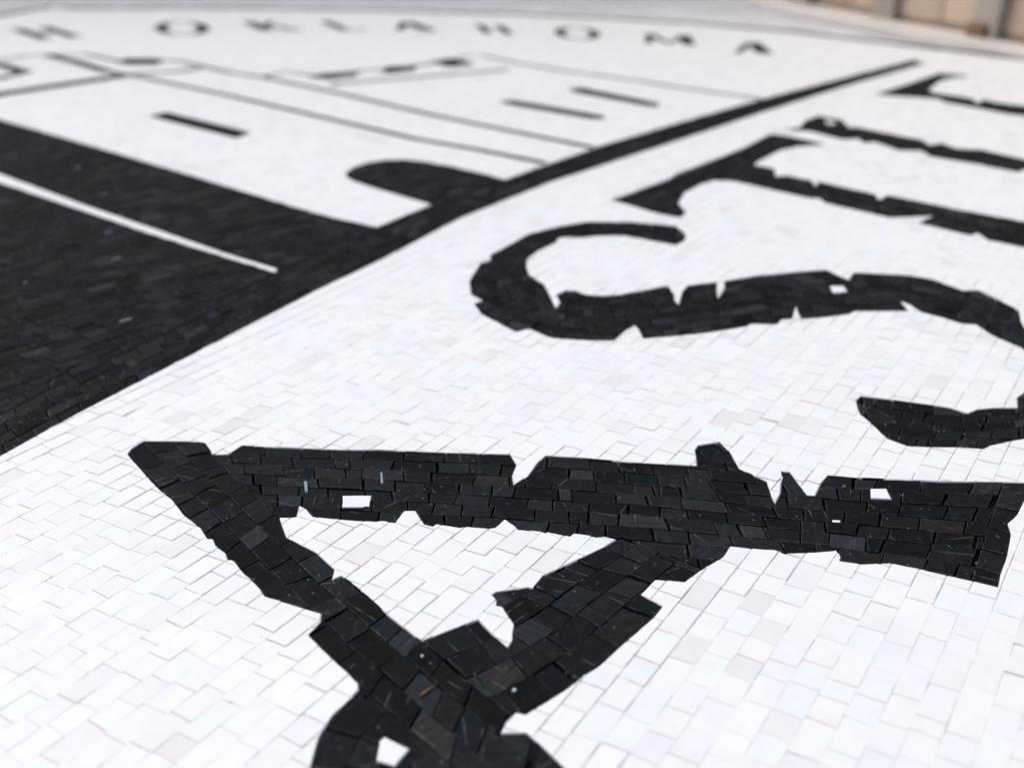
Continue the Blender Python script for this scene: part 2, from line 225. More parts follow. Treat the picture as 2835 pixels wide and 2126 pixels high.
def make_slate():
    m, nt, b = mat('black_slate')
    geo, sep, pos, rot = tile_coords(nt)
    base = ramp(nt, (sep, 0), [(0.0, (.005, .0055, .006)), (.5, (.0105, .0113, .0122)), (.88, (.018, .019, .0205)), (1.0, (.031, .032, .034))])
    hue = ramp(nt, (sep, 1), [(0.0, (.86, 1.0, 1.10)), (.55, (.97, 1.0, 1.04)), (.85, (1.05, .99, .96)), (1.0, (1.22, 1.0, .88))])
    c1 = mixc(nt, 1.0, (base, 0), (hue, 0), 'MULTIPLY')
    st = node(nt, 'ShaderNodeMapping', {'Vector': (rot, 0), 'Scale': (60.0, 520.0, 60.0)})
    grain = node(nt, 'ShaderNodeTexNoise', {'Vector': (st, 0), 'Scale': 1.0, 'Detail': 6.0, 'Roughness': .65})
    gc = ramp(nt, (grain, 0), [(.3, (.55, .55, .55)), (.55, (1, 1, 1)), (.75, (1.9, 1.9, 1.95))])
    c2 = mixc(nt, 1.0, (c1, 2), (gc, 0), 'MULTIPLY')
    # pale dust in blotches
    du = node(nt, 'ShaderNodeTexNoise', {'Vector': (pos, 0), 'Scale': 190.0, 'Detail': 8.0, 'Roughness': .8})
    dr = ramp(nt, (du, 0), [(.56, (0, 0, 0)), (.78, (1, 1, 1))])
    fd = mth(nt, 'MULTIPLY', (dr, 0), .2)
    c3 = mixc(nt, (fd, 0), (c2, 2), (.20, .20, .20, 1))
    # thin calcite veins / saw scratches on some of the tiles
    vx = node(nt, 'ShaderNodeSeparateXYZ', {0: (rot, 0)})
    vn = node(nt, 'ShaderNodeTexVoronoi', {'W': (vx, 0), 'Scale': 95.0}, feature='DISTANCE_TO_EDGE', voronoi_dimensions='1D')
    v1 = mth(nt, 'LESS_THAN', (vn, 'Distance'), .016)
    gate = mth(nt, 'GREATER_THAN', (sep, 2), .5)
    brk = node(nt, 'ShaderNodeTexNoise', {'Vector': (pos, 0), 'Scale': 95.0, 'Detail': 2.0})
    brr = ramp(nt, (brk, 0), [(.48, (0, 0, 0)), (.6, (1, 1, 1))])
    vf = mth(nt, 'MULTIPLY', (mth(nt, 'MULTIPLY', (v1, 0), (gate, 0)), 0), (brr, 0))
    vf2 = mth(nt, 'MULTIPLY', (vf, 0), .5)
    c4 = mixc(nt, (vf2, 0), (c3, 2), (.22, .22, .215, 1))
    # pin-head specks
    sp = node(nt, 'ShaderNodeTexVoronoi', {'Vector': (pos, 0), 'Scale': 260.0})
    ss = node(nt, 'ShaderNodeSeparateColor', {0: (sp, 'Color')})
    sf = mth(nt, 'MULTIPLY', (mth(nt, 'LESS_THAN', (sp, 'Distance'), .13), 0), (mth(nt, 'GREATER_THAN', (ss, 0), .86), 0))
    sf2 = mth(nt, 'MULTIPLY', (sf, 0), .6)
    c5 = mixc(nt, (sf2, 0), (c4, 2), (.22, .22, .22, 1))
    # arrises worn grey, which also paints crisp edge highlights into the colour
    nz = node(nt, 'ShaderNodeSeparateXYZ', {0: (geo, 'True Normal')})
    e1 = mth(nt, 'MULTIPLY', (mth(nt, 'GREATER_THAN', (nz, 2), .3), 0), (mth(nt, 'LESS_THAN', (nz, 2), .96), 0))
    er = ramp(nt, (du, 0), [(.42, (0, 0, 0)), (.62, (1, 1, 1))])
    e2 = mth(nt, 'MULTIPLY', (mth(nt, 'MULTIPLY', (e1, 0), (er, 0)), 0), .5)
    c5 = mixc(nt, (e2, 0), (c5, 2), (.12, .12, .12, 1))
    nt.links.new(c5.outputs[2], b.inputs['Base Color'])
    rr = node(nt, 'ShaderNodeMapRange', {0: (grain, 0), 3: .62, 4: .9}); nt.links.new(rr.outputs[0], b.inputs['Roughness'])
    b.inputs['Specular IOR Level'].default_value = .06
    hs = mth(nt, 'ADD', (grain, 0), (mth(nt, 'MULTIPLY', (du, 0), 1.5), 0))
    bp = node(nt, 'ShaderNodeBump', {'Strength': .5, 'Distance': .0005, 'Height': (hs, 0)})
    nt.links.new(bp.outputs[0], b.inputs['Normal'])
    return m

def simple(name, col, rough, noise_scale, lo, hi, stretch=(1, 1, 1), bump=.2, bd=.001, spec=.3):
    m, nt, b = mat(name)
    tc = node(nt, 'ShaderNodeTexCoord')
    mp = node(nt, 'ShaderNodeMapping', {'Vector': (tc, 'Object'), 'Scale': stretch})
    oi = node(nt, 'ShaderNodeObjectInfo')
    add = node(nt, 'ShaderNodeVectorMath', {0: (mp, 0), 1: (oi, 'Random')}, operation='ADD')
    n = node(nt, 'ShaderNodeTexNoise', {'Vector': (add, 0), 'Scale': noise_scale, 'Detail': 6.0, 'Roughness': .6})
    r = ramp(nt, (n, 0), [(.3, lo), (.7, hi)])
    c = mixc(nt, 1.0, (*col, 1), (r, 0), 'MULTIPLY')
    nt.links.new(c.outputs[2], b.inputs['Base Color'])
    b.inputs['Roughness'].default_value = rough; b.inputs['Specular IOR Level'].default_value = spec
    bp = node(nt, 'ShaderNodeBump', {'Strength': bump, 'Distance': bd, 'Height': (n, 0)})
    nt.links.new(bp.outputs[0], b.inputs['Normal'])
    return m

M_W = make_marble()
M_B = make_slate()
M_BACK = simple('adhesive_backing', (.80, .71, .63), .8, 60, (.62, .55, .52), (1, 1, 1))
M_BED = simple('dark_adhesive', (.02, .019, .018), .85, 120, (.5, .5, .5), (1.6, 1.5, 1.4))
M_FLOOR = simple('pale_concrete', (.66, .655, .65), .75, 9, (.8, .79, .78), (1.06, 1.05, 1.05), bump=.3)
M_WALL = simple('shade_wall_grey', (.26, .26, .265), .9, 5, (.85, .85, .85), (1.08, 1.08, 1.08))
M_WOOD = simple('raw_pine_board', (.53, .425, .325), .7, 6, (.72, .7, .66), (1.12, 1.1, 1.08), stretch=(1, 1, .12), bump=.3)
M_LEDGE = simple('pale_planed_board', (.66, .60, .55), .7, 6, (.85, .85, .84), (1.06, 1.06, 1.06))
M_GREY = simple('weathered_batten', (.37, .315, .265), .8, 8, (.7, .7, .7), (1.2, 1.2, 1.2), stretch=(1, 1, .1), bump=.4)
M_RUST = simple('dark_stained_wood', (.20, .14, .085), .8, 14, (.6, .6, .6), (1.3, 1.2, 1.1))
M_CHIP = simple('pale_stone_chip', (.62, .64, .66), .5, 300, (.7, .7, .7), (1.1, 1.1, 1.1))
M_SLIVER = simple('bluish_stone_sliver', (.27, .31, .35), .5, 300, (.7, .7, .7), (1.1, 1.1, 1.1))
M_SPLINT = simple('orange_splinter', (.24, .11, .05), .6, 300, (.6, .6, .6), (1.2, 1.2, 1.2))
M_CRUMB = simple('mortar_crumb', (.40, .37, .33), .9, 200, (.5, .45, .4), (1.2, 1.2, 1.2))

# ------------------------------------------------------------------ plane geometry (millimetres)
def in_poly(p, poly):
    x, y = p; c = False; j = len(poly) - 1
    for i in range(len(poly)):
        xi, yi = poly[i]; xj, yj = poly[j]
        if (yi > y) != (yj > y) and x < (xj - xi) * (y - yi) / (yj - yi) + xi:
            c = not c
        j = i
    return c

def in_poly_np(P, poly):
    c = np.zeros(len(P), bool); x = P[:, 0]; y = P[:, 1]; n = len(poly)
    for i in range(n):
        xi, yi = poly[i]; xj, yj = poly[i - 1]
        if yi == yj: continue
        m = ((yi > y) != (yj > y)) & (x < (xj - xi) * (y - yi) / (yj - yi) + xi)
        c ^= m
    return c

def area(p):
    return 0.5 * sum(p[i - 1][0] * p[i][1] - p[i][0] * p[i - 1][1] for i in range(len(p)))

class Zone:
    """a union of polygons with a segment hash for quick 'does the edge pass near' queries"""
    CELL = 16.0
    def __init__(self, polys):
        self.polys = polys
        self.box = [(min(x for x, y in p), min(y for x, y in p), max(x for x, y in p), max(y for x, y in p)) for p in polys]
        self.h = {}
        for p in polys:
            for i in range(len(p)):
                a, b = p[i - 1], p[i]
                L = math.hypot(b[0] - a[0], b[1] - a[1]); n = max(1, int(L / 6.0))
                cells = set()
                for k in range(n + 1):
                    t = k / n
                    cells.add((int((a[0] + (b[0] - a[0]) * t) // self.CELL), int((a[1] + (b[1] - a[1]) * t) // self.CELL)))
                for c in cells:
                    self.h.setdefault(c, []).append((a, b))
    def inside(self, p):
        for q, b in zip(self.polys, self.box):
            if b[0] <= p[0] <= b[2] and b[1] <= p[1] <= b[3] and in_poly(p, q):
                return True
        return False
    def inside_np(self, P):
        r = np.zeros(len(P), bool)
        for q in self.polys: r |= in_poly_np(P, q)
        return r
    def near(self, quad):
        x0 = min(p[0] for p in quad) - 1; x1 = max(p[0] for p in quad) + 1
        y0 = min(p[1] for p in quad) - 1; y1 = max(p[1] for p in quad) + 1
        out = []; seen = set()
        for i in range(int(x0 // self.CELL), int(x1 // self.CELL) + 1):
            for j in range(int(y0 // self.CELL), int(y1 // self.CELL) + 1):
                for s in self.h.get((i, j), ()):
                    if s not in seen:
                        seen.add(s)
                        a, b = s
                        if min(a[0], b[0]) <= x1 and max(a[0], b[0]) >= x0 and min(a[1], b[1]) <= y1 and max(a[1], b[1]) >= y0:
                            out.append(s)
        return out

def tidy(loop, eps=.35):
    out = []
    for p in loop:
        if not out or math.hypot(p[0] - out[-1][0], p[1] - out[-1][1]) > eps: out.append(p)
    if len(out) > 2 and math.hypot(out[0][0] - out[-1][0], out[0][1] - out[-1][1]) <= eps: out.pop()
    k = 0
    while k < len(out) and len(out) > 3:
        a, b, c = out[k - 1], out[k], out[(k + 1) % len(out)]
        cr = (b[0] - a[0]) * (c[1] - b[1]) - (b[1] - a[1]) * (c[0] - b[0])
        if abs(cr) < .03 * (math.hypot(b[0] - a[0], b[1] - a[1]) * math.hypot(c[0] - b[0], c[1] - b[1]) + 1e-9):
            out.pop(k)
        else: k += 1
    return out

def clip(quad, keep, drop, min_area=2.0):
    """pieces of quad inside every Zone of keep and outside every Zone of drop"""
    segs = []
    for z in keep + drop: segs += z.near(quad)
    ctr = (sum(p[0] for p in quad) / len(quad), sum(p[1] for p in quad) / len(quad))
    if not segs:
        return [quad] if all(z.inside(ctr) for z in keep) and not any(z.inside(ctr) for z in drop) else []
    verts = [Vector(p) for p in quad]; n = len(quad)
    edges = [(i, (i + 1) % n) for i in range(n)]
    for a, b in segs:
        k = len(verts); verts += [Vector(a), Vector(b)]; edges.append((k, k + 1))
    V, Ed, F, *_ = delaunay_2d_cdt(verts, edges, [], 0, 1e-4, False)
    kept = []
    for f in F:
        c = (sum(V[i][0] for i in f) / 3, sum(V[i][1] for i in f) / 3)
        if in_poly(c, quad) and all(z.inside(c) for z in keep) and not any(z.inside(c) for z in drop):
            kept.append(f)
    if not kept: return []
    he = {}
    for t, f in enumerate(kept):
        for i in range(3): he[(f[i], f[(i + 1) % 3])] = t
    comp = list(range(len(kept)))
    def root(i):
        while comp[i] != i: i = comp[i]
        return i
    for (a, b), t in he.items():
        if (b, a) in he: comp[root(t)] = root(he[(b, a)])
    nxt = {}
    for (a, b), t in he.items():
        if (b, a) not in he: nxt.setdefault(root(t), {}).setdefault(a, []).append(b)
    res = []
    for g in nxt.values():
        best = None
        while g:
            s = next(iter(g)); loop = [s]; cur = s
            while True:
                if cur not in g: break
                nb = g[cur].pop()
                if not g[cur]: del g[cur]
                if nb == s: break
                loop.append(nb); cur = nb
            P = [(V[i][0], V[i][1]) for i in loop]
            if len(P) > 2 and (best is None or abs(area(P)) > abs(area(best))): best = P
        if best:
            P = tidy(best)
            if len(P) > 2:
                if area(P) < 0: P.reverse()
                if area(P) > min_area: res.append(P)
    return res

def offset(P, d):
    n = len(P); out = []
    for i in range(n):
        a, b, c = P[i - 1], P[i], P[(i + 1) % n]
        e1 = (b[0] - a[0], b[1] - a[1]); e2 = (c[0] - b[0], c[1] - b[1])
        l1 = math.hypot(*e1) or 1e-9; l2 = math.hypot(*e2) or 1e-9
        n1 = (-e1[1] / l1, e1[0] / l1); n2 = (-e2[1] / l2, e2[0] / l2)
        k = 1 + n1[0] * n2[0] + n1[1] * n2[1]
        k = max(k, .55)
        out.append((b[0] + d * (n1[0] + n2[0]) / k, b[1] + d * (n1[1] + n2[1]) / k))
    return out

def rough_edges(P, step, amp, rg):
    out = []; n = len(P)
    for i in range(n):
        a, b = P[i], P[(i + 1) % n]
        out.append(a)
        L = math.hypot(b[0] - a[0], b[1] - a[1]); k = int(L / step)
        if k >= 1:
            nx, ny = -(b[1] - a[1]) / L, (b[0] - a[0]) / L
            for q in range(1, k + 1):
                t = q / (k + 1) + rg.uniform(-.12, .12) / (k + 1); d = rg.uniform(-.35, 1) * amp
                out.append((a[0] + (b[0] - a[0]) * t + nx * d, a[1] + (b[1] - a[1]) * t + ny * d))
    return out

def reflex(P):
    n = len(P)
    return any((P[i][0] - P[i - 1][0]) * (P[(i + 1) % n][1] - P[i][1]) - (P[i][1] - P[i - 1][1]) * (P[(i + 1) % n][0] - P[i][0]) < -1e-3 for i in range(n))

def round_corners(P, r):
    out = []; n = len(P)
    for i in range(n):
        a, b, c = P[i - 1], P[i], P[(i + 1) % n]
        l1 = math.hypot(a[0] - b[0], a[1] - b[1]); l2 = math.hypot(c[0] - b[0], c[1] - b[1])
        cr = (b[0] - a[0]) * (c[1] - b[1]) - (b[1] - a[1]) * (c[0] - b[0])
        k = min(r, .3 * l1, .3 * l2)
        if cr <= .2 * l1 * l2 or k < .15:
            out.append(b); continue
        p = (b[0] + (a[0] - b[0]) * k / l1, b[1] + (a[1] - b[1]) * k / l1)
        q = (b[0] + (c[0] - b[0]) * k / l2, b[1] + (c[1] - b[1]) * k / l2)
        out += [p, ((p[0] + q[0]) / 4 + b[0] / 2, (p[1] + q[1]) / 4 + b[1] / 2), q]
    return out

# ------------------------------------------------------------------ tile solids
def tile_solid(P, z, tilt, bevel, rings, bottom=-6.0):
    """verts (mm), faces of one stone: walls, eased edge, top"""
    n = len(P); cx = sum(p[0] for p in P) / n; cy = sum(p[1] for p in P) / n
    loops = [[(x, y, bottom) for x, y in P]]
    levels = [(0.0, -bevel)] + ([(.32 * bevel, -.32 * bevel)] if rings > 1 else []) + ([(bevel, 0.0)] if rings > 0 else [])
    if rings == 0: levels = [(0.0, 0.0)]
    for ins, dz in levels:
        Q = P if ins == 0 else offset(P, ins)
        loops.append([(x, y, z + dz + tilt[0] * (x - cx) + tilt[1] * (y - cy)) for x, y in Q])
    V = [v for l in loops for v in l]; F = []
    for r in range(len(loops) - 1):
        for i in range(n):
            j = (i + 1) % n
            F.append((r * n + i, r * n + j, (r + 1) * n + j, (r + 1) * n + i))
    F.append(tuple((len(loops) - 1) * n + i for i in range(n)))
    return V, F, (cx, cy)

def mesh_from(name, tiles, material, origin=(0, 0)):
    V = []; F = []; T = []; S = []
    for v, f, t in tiles:
        o = len(V)
        V += [((x - origin[0]) * MM, (y - origin[1]) * MM, zz * MM) for x, y, zz in v]
        F += [tuple(i + o for i in q) for q in f]
        T += [t] * len(v)
    me = bpy.data.meshes.new(name)
    me.from_pydata(V, [], F)
    at = me.attributes.new('tint', 'FLOAT_COLOR', 'POINT')
    at.data.foreach_set('color', np.array([(a, b, c, 1.0) for a, b, c in T], dtype=np.float32).ravel())
    me.materials.append(material)
    me.update()
    return me

PITCH = math.radians(24.39973)
def screen(p):
    """size on the picture of a square millimetre at p, and whether p is in the frame"""
    x, y = p[0], p[1]
    d = y * math.cos(PITCH) + 300 * math.sin(PITCH)
    if d < 50: return 0, False
    u = x / d; v = (y * math.sin(PITCH) - 300 * math.cos(PITCH)) / d
    return 300.0 / d ** 3, abs(u) < .444 and abs(v) < .333

class Field:
    """stones of one part; kept apart until it is known which show largest"""
    def __init__(self): self.t = []     # (score, V, F, tint, centre)
    def add(self, P, z, tilt, bevel, rings, tint):
        V, F, c = tile_solid(P, z, tilt, bevel, rings)
        s, vis = screen(c)
        self.t.append((s * area(P) if vis else -1.0, V, F, tint, c))

def poly_len(L):
    s = [0.0]
    for i in range(1, len(L)): s.append(s[-1] + math.hypot(L[i][0] - L[i - 1][0], L[i][1] - L[i - 1][1]))
    return s

def lerp_poly(L, S, s):
    for i in range(1, len(S)):
        if s <= S[i] or i == len(S) - 1:
            t = (s - S[i - 1]) / ((S[i] - S[i - 1]) or 1)
            return (L[i - 1][0] + (L[i][0] - L[i - 1][0]) * t, L[i - 1][1] + (L[i][1] - L[i - 1][1]) * t)

def ribbon(name, n=None, pitch=None, lo=0, hi=0, lens=(13, 24), sgap=.5, tgap=.16, skew=1.6, seed=1):
    """courses of stones laid along a stroke given by its two long edges"""
    rg = random.Random(seed)
    L, R = G[name + '_l'], G[name + '_r']
    mid = [((a[0] + b[0]) / 2, (a[1] + b[1]) / 2) for a, b in zip(L, R)]
    S = poly_len(mid); tot = S[-1]
    W = [math.hypot(a[0] - b[0], a[1] - b[1]) for a, b in zip(L, R)]
    def P(s, t):
        a = lerp_poly(L, S, s); b = lerp_poly(R, S, s)
        if pitch: t = t * pitch / max(8.0, math.hypot(a[0] - b[0], a[1] - b[1]))
        else: t = t / n
        return (a[0] + (b[0] - a[0]) * t, a[1] + (b[1] - a[1]) * t)
    N = n or int(max(W) / pitch) + 2
    w = pitch or (sum(W) / len(W) / n)
    cuts = [j + (rg.uniform(-.07, .07) if 0 < j < N else 0) for j in range(-lo, N + hi + 1)]
    quads = []
    for j in range(len(cuts) - 1):
        s = rg.uniform(-lens[1], 0); k0 = rg.uniform(-skew, skew)
        while s < tot:
            ln = rg.uniform(*lens)
            if rg.random() < .12: ln *= .55
            k1 = rg.uniform(-skew, skew)
            a, b = max(0, s) + sgap * (rg.uniform(.2, 1.1) if rg.random() < .75 else rg.uniform(1.2, 2.6)), min(tot, s + ln) - sgap * .5
            if b - a > 2.5:
                g = tgap / w * rg.uniform(.3, 1.5)
                t0, t1 = cuts[j] + g, cuts[j + 1] - g
                h0, h1 = k0 / 2, k1 / 2
                q = [P(max(0, a - h0), t0), P(min(tot, b - h1), t0), P(min(tot, b + h1), t1), P(max(0, a + h0), t1)]
                if area(q) < 0: q.reverse()
                if area(q) > 8: quads.append(q)
            s += ln; k0 = k1
    return quads

def band_poly(name):
    return G[name + '_l'] + G[name + '_r'][::-1]

def buffer_line(pts, w):
    """thin outline as a closed strip"""
    l = []; r = []
    for i, p in enumerate(pts):
        a = pts[max(0, i - 1)]; b = pts[min(len(pts) - 1, i + 1)]
        d = math.hypot(b[0] - a[0], b[1] - a[1]) or 1; nx, ny = -(b[1] - a[1]) / d, (b[0] - a[0]) / d
        l.append((p[0] + nx * w / 2, p[1] + ny * w / 2)); r.append((p[0] - nx * w / 2, p[1] - ny * w / 2))
    return l, r

def grid(angle, box, pitch, lens, sgap, tgap, seed, skew=.8, jit=.35):
    """plain running courses over a rectangle (u along the course)"""
    rg = random.Random(seed); ca, sa = math.cos(angle), math.sin(angle)
    x0, y0, x1, y1 = box
    cs = [(x * ca + y * sa, -x * sa + y * ca) for x in (x0, x1) for y in (y0, y1)]
    u0, u1 = min(c[0] for c in cs), max(c[0] for c in cs); v0, v1 = min(c[1] for c in cs), max(c[1] for c in cs)
    v = v0
    while v < v1:
        w = pitch * rg.uniform(.93, 1.07); u = u0 - rg.uniform(0, 20); k0 = rg.uniform(-skew, skew)
        while u < u1:
            ln = rg.uniform(*lens)
            if rg.random() < .05: ln *= .6
            k1 = rg.uniform(-skew, skew)
            a, b = u + sgap * (rg.uniform(.2, 1.4) if rg.random() < .94 else rg.uniform(1.5, 2.8)), u + ln - sgap * .4
            g0, g1 = tgap * rg.uniform(0, 1), tgap * rg.uniform(.5, 4.0) if rg.random() < .07 else tgap * rg.uniform(0, 1)
            q = []
            for uu, vv in ((a - k0 / 2, v + g0), (b - k1 / 2, v + g0 * rg.uniform(.5, 1.5)), (b + k1 / 2, v + w - g1), (a + k0 / 2, v + w - g1 * rg.uniform(.5, 1.5))):
                q.append((uu * ca - vv * sa, uu * sa + vv * ca))
            yield q
            u += ln; k0 = k1
        v += w

# ------------------------------------------------------------------ regions of the picture in the mosaic
INC = [G['inc%d' % i] for i in range(7)] + [G['incL']]
for i, p in enumerate(INC):
    if area(p) < 0: p.reverse()
specks = []
for (x, y) in G['spots_white'][:3] + G['spots_white'][5:8]:
    a = rnd.uniform(.8, 1.1); l = rnd.uniform(2.6, 5); w = rnd.uniform(.6, 1.2)
    c, s = math.cos(a), math.sin(a)
    specks.append([(x + c * u - s * v, y + s * u + c * v) for u, v in ((-l, -w), (l, -w), (l, w), (-l, w))])
for name in list(G):
    if name.endswith('_l') or name.endswith('_r') or name.startswith('ln') or name.startswith('let') or name in ('edge', 'crate', 'frame', 'focus', 'spots_white'): continue
    if area(G[name]) < 0: G[name].reverse()

for k, d in (('S_out', 1.0), ('T_out', 3.6), ('L_out', 6.0), ('E_out', 6.0), ('arch', 2.0), ('castle_a', 3.5), ('castle_b', 3.5)):
    G[k] = offset(G[k], -d)
LINE_W = {'ln0': 13, 'ln1': 13, 'ln2': 11, 'ln3': 15, 'ln4': 13, 'ln5': 23, 'ln6': 34, 'ln7': 17, 'ln8': 13, 'ln9': 26, 'ln10': 13}
lines = {k: buffer_line(G[k], w) for k, w in LINE_W.items()}

def letter_strokes(ch):
    """serif capitals as closed polygons in a unit box"""
    def st(x0, y0, x1, y1, w0, w1=None):
        k = 1.25 if ch == 'M' else 1.9
        w0, w1 = w0 * k, (w1 or w0) * k
        return [(x0 - w0, y0), (x0 + w0, y0), (x1 + w1, y1), (x1 - w1, y1)]
    def serif(x, y, w, up):
        return [(x - w, y), (x + w, y), (x + w, y + .07 * up), (x - w, y + .07 * up)]
    if ch == 'H':
        return [st(.17, 0, .17, 1, .085), st(.83, 0, .83, 1, .085), [(.2, .46), (.8, .46), (.8, .54), (.2, .54)],
                serif(.17, 0, .17, 1), serif(.17, 1, .17, -1), serif(.83, 0, .17, 1), serif(.83, 1, .17, -1)]
    if ch == 'O':
        out = []; N = 14
        for i in range(N):
            a, b = 2 * math.pi * i / N, 2 * math.pi * (i + 1) / N
            q = []
            for t in (a, b): q.append((.5 + .5 * math.cos(t), .5 + .52 * math.sin(t)))
            for t in (b, a): q.append((.5 + .27 * math.cos(t), .5 + .465 * math.sin(t)))
            out.append(q)
        return out
    if ch == 'K':
        return [st(.17, 0, .17, 1, .1), st(.24, .42, .8, 1, .05), st(.9, 0, .42, .6, .11, .07), serif(.17, 0, .17, 1), serif(.17, 1, .17, -1), serif(.88, 0, .14, 1), serif(.8, 1, .16, -1)]
    if ch == 'L':
        return [st(.2, 0, .2, 1, .12), [(.2, 0), (1, 0), (1, .22), (.9, .09), (.2, .08)], serif(.2, 1, .2, -1)]
    if ch == 'A':
        return [st(.12, 0, .47, 1, .045, .06), st(.84, 0, .55, 1, .11, .09), [(.25, .3), (.72, .3), (.7, .37), (.28, .37)], serif(.12, 0, .14, 1), serif(.84, 0, .17, 1)]
    if ch == 'M':
        return [st(.12, 0, .14, 1, .05), st(.86, 0, .84, 1, .1), st(.5, .05, .16, 1, .04, .1), st(.5, .05, .82, 1, .04, .05), serif(.12, 0, .13, 1), serif(.86, 0, .15, 1), serif(.1, 1, .1, -1), serif(.9, 1, .1, -1)]

small = []
for k in sorted(x for x in G if x.startswith('let')):
    bl, br, tl = G[k]
    polys = []
    for q in letter_strokes(k[-1]):
        pp = [(bl[0] + (br[0] - bl[0]) * x + (tl[0] - bl[0]) * y, bl[1] + (br[1] - bl[1]) * x + (tl[1] - bl[1]) * y) for x, y in q]
        if area(pp) < 0: pp.reverse()
        polys.append(pp)
    small.append((k[-1], polys))

for k in ('win0', 'win1', 'win2', 'bat0', 'bat1', 'bat2', 'bat3'):
    G[k] = offset(G[k], -3.5 if k[0] == 'w' else -9.0)
panel = G['edge'] + [(1120, 1250), (640, 560), (470, 170), (-470, 170), (-640, 620), (-1230, 1500)]
if area(panel) < 0: panel = panel[::-1]
rim_l, rim_r = buffer_line(G['edge'], 30)
rim_out = [(x, y) for x, y in rim_l]

Zpanel = Zone([panel])
Zinc = Zone(INC + specks)
ZA = Zone([G['A_out']]); ZAh = Zone([G['A_hole']])
ZS, ZT, ZL, ZE = Zone([G['S_out']]), Zone([G['T_out']]), Zone([G['L_out']]), Zone([G['E_out']])
ZB = Zone([G['band']]); ZC = Zone([G['castle_a'], G['castle_b']]); ZR = Zone([G['arch']])
Zbits = Zone([G['win0'], G['win1'], G['win2']] + [G['bat%d' % i] for i in range(4)] + [l + r[::-1] for l, r in lines.values()] + [p for _, ps in small for p in ps] + [rim_l + rim_r[::-1]])
up = G['R_B_r']
Zcs = Zone([[(x, y) for x, y in up] + [(900, 3000), (-1500, 3000), (-1500, 900)]])   # castle side of the band

def black_tint(): return (rnd.random() ** 1.2, rnd.random(), rnd.random())
def white_tint(): return (rnd.random(), rnd.random(), rnd.random())

def lay_black(field, quads, keep, drop, bevel=.35, rings=2, rough=True, zj=.26, tj=.010):
    for q in quads:
        c = (sum(p[0] for p in q) / 4, sum(p[1] for p in q) / 4)
        if not reach(c): continue
        for P in clip(q, keep, drop):
            near = c[1] < 1000
            Q = offset(P, .12)
            if area(Q) < 1.0: continue
            a = area(Q)
            if near and rough: Q = rough_edges(Q, 5.0, .28, rnd)
            bv = min(bevel, .16 * math.sqrt(a))
            field.add(Q, rnd.gauss(0, zj), (rnd.gauss(0, tj), rnd.gauss(0, tj)), bv, rings if near else 1, black_tint())

def reach(c):
    """in or near what the lens (or one a step aside) can see"""
    return c[1] > 170 and abs(c[0]) < 330 + .52 * (c[1] - 150)

# letter A: each stroke laid in its own courses
fA = Field(); pA = []
occ = []
for nm, kw, ex in (('R_LL', dict(n=3, lo=1), None), ('R_C', dict(n=4), None), ('R_F', dict(n=1, lens=(16, 26)), None), ('R_G', dict(n=2, lens=(12, 18)), None), ('R_R', dict(n=7, lo=3, hi=2), None)):
    lay_black(fA, ribbon(nm, seed=hash_seed(nm), **kw), [ZA], [ZAh, Zinc] + occ)
    z = band_poly(nm)
    if nm == 'R_R':
        L, R = G['R_R_l'], G['R_R_r']
        z = [(a[0] - .43 * (b[0] - a[0]), a[1] - .43 * (b[1] - a[1])) for a, b in zip(L, R)] + [(b[0] + .28 * (b[0] - a[0]), b[1] + .28 * (b[1] - a[1])) for a, b in zip(L, R)][::-1]
    occ.append(Zone([z]))
lay_black(fA, list(grid(math.radians(-50), (-230, 270, 320, 600), 12.2, (13, 22), .35, .12, 5)), [ZA], [ZAh, Zinc] + occ)

fS = Field()
lay_black(fS, ribbon('R_S', pitch=11.6, lo=1, hi=1, lens=(12, 21), seed=21), [ZS], [Zinc])
occS = [Zone([band_poly('R_S')])]
lay_black(fS, ribbon('R_Sb', pitch=12.0, lo=1, hi=1, lens=(13, 22), seed=22), [ZS], [Zinc] + occS)

fT = Field(); occT = Zone([band_poly('R_T')])
lay_black(fT, ribbon('R_T', pitch=11.8, seed=31), [ZT], [Zinc], rings=1)
lay_black(fT, ribbon('R_Ts', pitch=11.8, lo=2, hi=2, seed=32), [ZT], [Zinc, occT], rings=1)
fL = Field(); lay_black(fL, ribbon('R_L', pitch=11.8, lo=3, hi=2, seed=33), [ZL], [Zinc], rings=1)
fE = Field(); occE = Zone([band_poly('R_E')])
lay_black(fE, ribbon('R_E', pitch=11.8, lo=1, hi=1, seed=34), [ZE], [Zinc], rings=1)
lay_black(fE, ribbon('R_Es', pitch=11.8, lo=2, hi=2, seed=35), [ZE], [Zinc, occE], rings=1)

fB = Field(); lay_black(fB, ribbon('R_B', pitch=12.0, lo=1, hi=1, lens=(15, 26), seed=41), [ZB], [Zinc], rings=1)
fC = Field(); lay_black(fC, list(grid(math.radians(49), (-1000, 560, 0, 1760), 12.0, (15, 26), .45, .15, 42)), [ZC], [Zinc, ZB], rings=1)
fR = Field(); lay_black(fR, list(grid(math.radians(49), (-190, 1060, 10, 1270), 12.0, (15, 26), .45, .15, 43)), [ZR], [ZB], rings=1)

# ------------------------------------------------------------------ white ground
fW = Field()
blacks = [ZA, ZS, ZT, ZL, ZE, ZB, ZC, ZR, Zbits]
def along(ca, sa):
    g, c = rnd.gauss(0, .012), rnd.gauss(0, .002)
    return (g * ca - c * sa, g * sa + c * ca)

